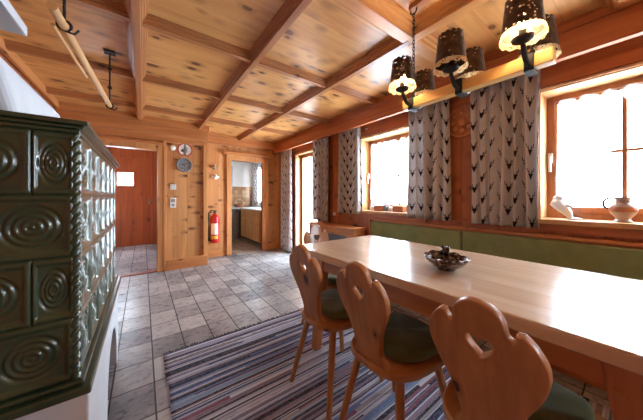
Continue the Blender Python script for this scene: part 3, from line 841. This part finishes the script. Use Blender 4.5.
# ------------------------------------------------------------------ things on the back wall
RX = Matrix.Rotation(PI/2, 4, 'X')     # lathe axis -> -Y (towards the room)
def on_back(x, y, z): return Matrix.Translation((x, y, z)) @ RX
tag(obj('smoke_detector', MB().lathe([(.042, 0), (.042, .014), (.03, .022), (0, .024)], n=24, mt=on_back(.366, YA, 1.88)), 'cream', smooth=True), 'small cream round cover on the wood left of the prohibition sign', 'wall cover')
sg = thing('prohibition_sign', 'round white sign with red ring and dark bar above the wall clock', 'sign', (.535, YA, 1.868))
obj('plate', MB().lathe([(.104, 0), (.104, .004)], n=40, mt=RX), 'white', sg, smooth=True)
b = MB()
for r0, r1, z in ((.089, .104, .004),):
    b.lathe([(r0, z), (r0, z+.003), (r1, z+.003), (r1, z)], n=40, mt=RX, cap=False)
obj('ring', b, 'redsign', sg)
obj('bar', MB().box(-.007, .007, -.0085, -.003, -.09, .09), plain('sign_dark', lin(52, 44, 52), .5), sg)
b = MB(); b.prism([(-.055, -.035), (-.018, -.035), (-.018, -.005), (-.03, .0), (-.036, .018), (-.044, .0), (-.055, -.008)], 'y', -.007, -.003); b.prism([(.02, -.04), (.03, -.04), (.03, .04), (.02, .045)], 'y', -.007, -.003)
obj('pictogram', b, plain('sign_black', lin(30, 28, 30), .5), sg)
ck = thing('wall_clock', 'round grey pewter wall clock below the prohibition sign', 'clock', (.525, YA, 1.625))
obj('case', MB().lathe([(.112, 0), (.112, .012), (.104, .022), (.092, .02), (.088, .012), (.0, .011)], n=40, mt=RX), 'pewter', ck, smooth=True)
for k in range(12):
    a = k*PI/6; obj('hour_mark', MB().box(-.003, .003, -.0145, -.0105, .066, .082, Matrix.Rotation(a, 4, 'Y')), 'black', ck)
b = MB(); b.box(-.003, .003, -.0155, -.012, -.012, .06, Matrix.Rotation(.9, 4, 'Y')); b.box(-.004, .004, -.0155, -.012, -.01, .042, Matrix.Rotation(-1.2, 4, 'Y')); obj('hands', b, 'black', ck)
def switch(z, h, label, kind):
    s = thing('wall_switch', label, 'switch', (.373, YA, z))
    obj('plate', MB().box(-.041, .041, -.009, 0, -h/2, h/2), 'white', s, bevel=.003)
    b = MB()
    if kind == 0: b.box(-.028, .028, -.014, -.008, -.026, .026)
    else:
        b.box(-.028, .028, -.014, -.008, .012, .06)
        b.lathe([(.02, .009), (.02, .011), (.0, .0112)], n=20, mt=Matrix.Translation((0, 0, -.035)) @ RX)
    obj('rocker' if kind == 0 else 'socket_insert', b, 'white' if kind == 0 else 'stoneware', s, bevel=.002)
switch(1.275, .085, 'small white light switch on the wood below the clock', 0)
switch(1.03, .155, 'taller white switch and socket plate below the light switch', 1)
fe = thing('fire_extinguisher', 'red fire extinguisher hung on the wall left of the kitchen doorway', 'fire extinguisher', (1.06, YB-.10, .28))
obj('cylinder', MB().lathe([(.055, 0), (.074, .008), (.076, .03), (.076, .43), (.066, .485), (.04, .515), (.024, .525), (.024, .54)], n=28), 'red', fe, smooth=True)
obj('label_panel', MB().grid(lambda s, t: (.0775*math.sin((s-.5)*1.7-.4), -.0775*math.cos((s-.5)*1.7-.4), .16+.2*t), 12, 2), 'cream', fe, smooth='all')
obj('label_strip', MB().grid(lambda s, t: (.0775*math.sin((s-.5)*1.7-.4), -.0775*math.cos((s-.5)*1.7-.4), .08+.06*t), 12, 2), 'yellow', fe, smooth='all')
b = MB(); b.tube([(0,0,.53), (0,0,.59)], .018, 10); b.box(-.08, .03, -.012, .012, .585, .597); b.box(-.075, .02, -.01, .01, .555, .565); obj('valve', b, 'black', fe, bevel=.002)
b = MB().tube([(.0, 0, .57), (-.06, -.02, .60), (-.105, 0, .55), (-.115, .01, .35), (-.11, .02, .1), (-.09, .02, .04)], [.011, .011, .011, .011, .013, .018], 8); obj('hose', b, 'black', fe, smooth=True)
for z0 in (.40, .1): obj('bracket', MB().box(-.03, .03, .06, .10, z0, z0+.05), 'iron', fe)
def figure(z, label, k):
    f = thing('wall_figurine', label, 'figurine', (1.065+.015*k, YB, z))
    b = MB(); b.ball((0, -.03, .0), .035, (1.1, .7, .9), 14); b.ball((.008, -.04, .045), .022, (1, 1, 1), 12); b.tube([(.0, -.0, .0), (0, -.03, 0)], .01, 8)
    obj('body', b, 'cream' if k else 'stoneware', f, smooth='all')
    for s in (-1, 1): obj('wing', MB().ball((s*.045, -.022, .016), .03, (1, .25, .7), 12), 'brass' if not k else 'cream', f, smooth='all')
figure(1.66, 'small gilded winged figure, the upper one beside the kitchen doorway', 0)
figure(1.475, 'small white winged figure, the lower one beside the kitchen doorway', 1)

# ------------------------------------------------------------------ kitchen beyond the doorway
kc = thing('kitchen_units', 'pale wooden kitchen base cabinets along the right side, seen through the doorway', 'cabinet', (2.35, 5.85, 0))
b = MB().box(-.245, .265, -.72, .58, .09, .80); obj('carcass', b, 'kitchen', kc)
for k in range(3):
    y0 = -.70+.42*k
    b = MB().box(-.265, -.245, y0, y0+.40, .10, .58); d = obj('door', b, 'kitchen', kc, bevel=.004); obj('knob', MB().ball((-.275, y0+.05, .5), .014), 'chrome', d, smooth='all')
    b = MB().box(-.265, -.245, y0, y0+.40, .60, .79); d = obj('drawer', b, 'kitchen', kc, bevel=.004)
    obj('knob', MB().ball((-.275, y0+.2, .695), .014), 'chrome', d, smooth='all')
kd = thing('dishwasher', 'grey steel dishwasher under the kitchen worktop', 'dishwasher', (1.75, 6.7, 0))
obj('body', MB().box(-.3, .3, -.24, .27, .0, .80), 'steel', kd, bevel=.004)
obj('door', MB().box(-.295, .295, -.262, -.24, .09, .66), 'steel', kd, bevel=.004)
b = MB().box(-.295, .295, -.262, -.24, .67, .79); cp = obj('control_panel', b, 'steel', kd, bevel=.004)
for k in range(3): obj('dial', MB().lathe([(.016, 0), (.014, .016)], n=14, mt=Matrix.Translation((-.1+.16*k, -.262, .73)) @ RX), 'chrome', cp)
b = MB().box(.86, 2.615, 6.42, 6.98, .80, .83); b.box(2.08, 2.615, 5.13, 6.42, .80, .83)
tag(obj('kitchen_worktop', b, 'worktop', bevel=.004), 'pale L-shaped kitchen worktop seen through the doorway', 'worktop')
kb = thing('fruit_basket', 'small round basket on the kitchen worktop in front of the tiles', 'basket', (2.13, 6.68, .83))
obj('basket', MB().lathe([(.09, 0), (.12, .05), (.135, .1), (.12, .1), (.1, .02), (0, .015)], n=24), 'terracotta', kb, smooth=True)
b = MB().tube([(.125*math.cos(a*PI/10), 0, .1+.13*math.sin(a*PI/10)) for a in range(11)], .008, 8); obj('handle', b, 'rodwood', kb, smooth=True)
def kcurt(y0, y1, x, label):
    b = MB().grid(lambda s, t: (x+.018*math.sin(s*20), y0+(y1-y0)*s, .9+1.15*t), 30, 6, lambda s, t: (s*(y1-y0)*1.3, t*1.15))
    tag(obj('kitchen_curtain', b, 'curtain', smooth='all', solid=.002), label, 'curtain')
kcurt(6.46, 6.72, 2.58, 'patterned curtain at the kitchen window seen through the doorway')
tag(obj('wall_panel', MB().box(1.60, 1.93, 6.6, 6.98, 1.42, 1.95), 'grey_metal', bevel=.004), 'grey kitchen wall unit at the left of the doorway view', 'cabinet')

# ------------------------------------------------------------------ window sill things
jug = thing('stoneware_jug', 'beige stoneware jug with dark handle on the right window sill', 'jug', (2.52, .082, .955))
obj('body', MB().lathe([(.038, 0), (.042, .006), (.032, .018), (.034, .03), (.056, .06), (.062, .085), (.054, .108), (.036, .126), (.034, .15), (.042, .165), (.037, .165), (.03, .15), (.03, .13), (0, .03)], n=28), 'stoneware', jug, smooth=True)
obj('band', MB().lathe([(.0595, .068), (.0635, .078), (.0625, .09), (.0585, .1)], n=28, cap=False), 'terracotta', jug, smooth='all')
b = MB().tube([(0, .034, .15), (0, .065, .158), (0, .086, .135), (0, .082, .10), (0, .058, .085)], [.006, .007, .007, .007, .006], 8); obj('handle', b, 'iron', jug, smooth=True)
bd = thing('goose_ornament', 'white bird ornament on the sill at the left of the right window', 'ornament', (2.50, .335, .955))
bdb = MB(); bdb.tube([(0, -.02, .01), (0, .0, .05), (.0, .03, .085), (0, .058, .125), (.0, .06, .15)], [.012, .026, .034, .042, .02], 12); bdb.ball((0, .05, .155), .026, (1, 1.2, .9), 14)
obj('body', bdb, 'porcelain', bd, smooth='all')
bdb = MB(); bdb.ball((0, -.035, .008), .028, (.9, 1.5, .28), 12); obj('foot', bdb, 'porcelain', bd, smooth='all')
bdb = MB(); bdb.ball((0, .012, .10), .03, (.6, 1.3, .5), 12); obj('wing', bdb, 'porcelain', bd, smooth='all')
def planter(y, label):
    p = thing('planter_box', label, 'planter', (2.53, y, .935))
    obj('box', MB().box(-.035, .035, -.075, .075, 0, .075), 'terracotta', p, bevel=.006)
    obj('rim', MB().box(-.04, .04, -.08, .08, .065, .078), 'kitchen', p, bevel=.003)
planter(2.10, 'brown box on the middle window sill, between the two white figures')
planter(1.80, 'brown box on the middle window sill, beside the right curtain')
def goose(y, mat, h, label):
    g = thing('sill_figurine', label, 'figurine', (2.53, y, .935))
    obj('body', MB().ball((0, 0, h*.3), h*.3, (.8, 1.2, 1), 14).tube([(0, .01, h*.35), (0, .03, h*.7), (0, .025, h*.9)], [h*.16, h*.09, h*.08], 10).ball((0, .018, h*.92), h*.12, (.9, 1.3, .9), 12), mat, g, smooth='all')
    obj('base', MB().box(-.025, .025, -.03, .03, 0, .008), mat, g)
goose(2.225, 'porcelain', .12, 'white figure at the left end of the middle window sill')
goose(1.985, 'bluegrey', .115, 'blue grey figure between the two boxes on the middle sill')
goose(1.93, 'porcelain', .11, 'white figure beside the blue grey one on the middle sill')
wp = thing('wall_plate', 'round carved wooden plate on the wall between two curtains', 'plate', (XR, 1.035, 1.84))
RYm = Matrix.Rotation(-PI/2, 4, 'Y')
obj('disc', MB().lathe([(.155, 0), (.16, .012), (.15, .022), (.135, .016), (.0, .012)], n=40, mt=RYm), 'wall_y', wp, smooth=True)
b = MB(); b.torus((-.018, 0, 0), .142, .006, 36, 8, Matrix.Rotation(PI/2, 4, 'Y'))
for k in range(8):
    a = k*PI/4; b.ball((-.015, .085*math.cos(a), .085*math.sin(a)), .022, (.35, 1, 1), 10)
b.ball((-.015, 0, 0), .04, (.35, 1, 1), 14); obj('carving', b, 'trim_y', wp, smooth='all')

# ------------------------------------------------------------------ bowl on the table
bw = thing('ornate_bowl', 'dark brown ornate bowl standing on the dining table', 'bowl', (1.185, .575, .7692))
def rim(r, z, a):
    k = max(0, (z-.02)/.05)
    return (r*(1+.08*k*math.cos(a*2-1.6)+.035*k*math.cos(a*11)), z+.003*k*math.cos(a*11)+.005*k*math.cos(a*2-1.6))
obj('shell', MB().lathe([(.04, 0), (.042, .006), (.07, .022), (.095, .046), (.105, .062), (.10, .064), (.088, .046), (.06, .024), (0, .016)], n=72, rfun=rim), 'bowl', bw, smooth='all')
b = MB(); b.ball((.085, .045, .078), .018, (1, 1.2, .9), 14); b.ball((.09, .062, .086), .011, n=10); b.ball((.08, .03, .086), .011, n=10); b.tube([(.078, .045, .05), (.085, .045, .078)], .010, 8); obj('finial', b, 'bowl', bw, smooth='all')

# ------------------------------------------------------------------ chandelier
LX = 1.31
CY = .55
cz0 = 1.655
cl = thing('beam_chandelier', 'rustic hanging lamp, a wooden beam with six pierced metal shades', 'lamp', (LX, CY, cz0))
obj('beam', MB().box(-.026, .026, -.34, .34, 0, .056), 'lampwood', cl, bevel=.004)
def chain(y):
    b = MB(); z = .07; top = CZ-.055-cz0; k = 0
    while z < top:
        m = Matrix.Rotation(PI/2, 4, 'X') if k % 2 else Matrix.Rotation(PI/2, 4, 'Z') @ Matrix.Rotation(PI/2, 4, 'X')
        b.torus((0, y, z), .0075, .0022, 10, 6, m, 1.7)
        z += .0205; k += 1
    b.torus((0, y, top+.018), .02, .004, 16, 8, Matrix.Rotation(PI/2, 4, 'Y')); b.torus((0, y, .068), .013, .004, 14, 8, Matrix.Rotation(PI/2, 4, 'X'))
    return b
for y in (.28, -.27): obj('chain', chain(y), 'iron', cl, smooth='all')
obj('ceiling_batten', MB().box(-.02, .02, -.42, .30, CZ-cz0-.03, CZ-cz0), 'beam_y', cl, bevel=.003)
LIT = {(-1, .28), (-1, -.265)}
for y in (.28, .01, -.265):
    b = MB(); w = .016
    b.box(-.034, .034, y-w, y+w, .056, .062); b.box(-.034, -.026, y-w, y+w, -.012, .062); b.box(.026, .034, y-w, y+w, -.012, .062)
    b.box(-.034, .034, y-w, y+w, -.014, -.006)
    obj('strap', b, 'iron', cl)
    for sx in (-1, 1):
        ax = sx*.115
        b = MB().tube([(sx*.032, y, .012), (sx*.052, y, .012), (sx*.078, y, .022), (sx*.094, y, .042), (sx*.108, y, .06), (ax, y, .082)], [.009, .010, .010, .010, .009, .009], 8)
        b.lathe([(.010, .066), (.034, .080), (.037, .088), (.014, .092), (.012, .125)], (ax, y, 0), 18); ar = obj('arm', b, 'iron', cl, smooth=True)
        sh = MB(); z0, z1, r0, r1 = .112, .242, .069, .055
        def sf(s, t, z0=z0, z1=z1, r0=r0, r1=r1, ax=ax, y=y):
            a = s*2*PI; r = r0+(r1-r0)*t; z = z0+(z1-z0)*t
            if t > .99: z += .006*abs(math.sin(a*7))
            return (ax+r*math.cos(a), y+r*math.sin(a), z)
        sh.grid(sf, 84, 12, lambda s, t: (s*.45, t*.16)); so = obj('lamp_shade', sh, 'shade', cl, smooth='all')
        rm = MB()
        def rf(s, t, ax=ax, y=y):
            a = s*2*PI; r = .069+.006*(1-t); z = .090+.023*t
            if t < .01: z -= .008*abs(math.sin(a*6))
            return (ax+r*math.cos(a), y+r*math.sin(a), z)
        rm.grid(rf, 84, 4, lambda s, t: (s*.55, t*.05)); obj('rim', rm, 'rim', so, smooth='all')
        sp = MB()
        for k in range(3):
            a = k*2*PI/3; sp.tube([(ax, y, .239), (ax+.055*math.cos(a), y+.055*math.sin(a), .237)], .002, 5)
        sp.tube([(ax+.012, y, .12), (ax+.022, y, .16), (ax+.012, y, .21), (ax, y, .239)], .002, 6); obj('spider', sp, 'iron', so)
        lit = (sx, y) in LIT
        bl = MB(); bl.lathe([(.010, .125), (.012, .130), (.018, .145), (.016, .16), (.006, .182), (0, .188)], (ax, y, 0), 14); obj('bulb', bl, 'bulb' if lit else 'offbulb', cl, smooth='all')

# ------------------------------------------------------------------ light: daylight through the openings
W = bpy.data.worlds.new('World'); SC.world = W; W.use_nodes = True
bg = W.node_tree.nodes['Background']; bg.inputs[0].default_value = (.74, .87, 1, 1); bg.inputs[1].default_value = 9.0
def portal(x, y, z, sx, sy, rot):
    l = bpy.data.lights.new('portal', 'AREA'); l.shape = 'RECTANGLE'; l.size = sx; l.size_y = sy; l.cycles.is_portal = True
    o = bpy.data.objects.new('daylight_portal', l); COL.objects.link(o); o.location = (x, y, z); o.rotation_euler = rot
for (y0, y1, z0, z1) in OP: portal(XO+.02, (y0+y1)/2, (z0+z1)/2, z1-z0, y1-y0, (0, PI/2, 0))
portal(-1.72, 5.9, 1.4, 1.2, .6, (0, -PI/2, 0)); portal(2.82, 6.425, 1.45, 1.0, .65, (0, PI/2, 0)); portal(-1.05, 7.12, 1.45, .7, 1.1, (-PI/2, 0, 0)); portal(-.32, 7.12, 1.52, .3, .3, (-PI/2, 0, 0))

# ------------------------------------------------------------------ camera
cam = bpy.data.cameras.new('camera'); co = bpy.data.objects.new('camera', cam); COL.objects.link(co)
cam.sensor_width = 36; cam.lens = 36*240/643; cam.shift_y = -13/643; cam.clip_start = .02
co.location = (0, 0, 1.12); co.rotation_euler = (PI/2, 0, -math.atan(178.5/240))
SC.camera = co
SC.view_settings.view_transform = 'Standard'; SC.view_settings.look = 'None'; SC.view_settings.gamma = 1; SC.view_settings.use_curve_mapping = False
SC.view_settings.exposure = 2.2
SC.cycles.max_bounces = 10; SC.cycles.diffuse_bounces = 6; SC.cycles.transparent_max_bounces = 12
SC.cycles.sample_clamp_indirect = 12
SC.cycles.use_denoising = True
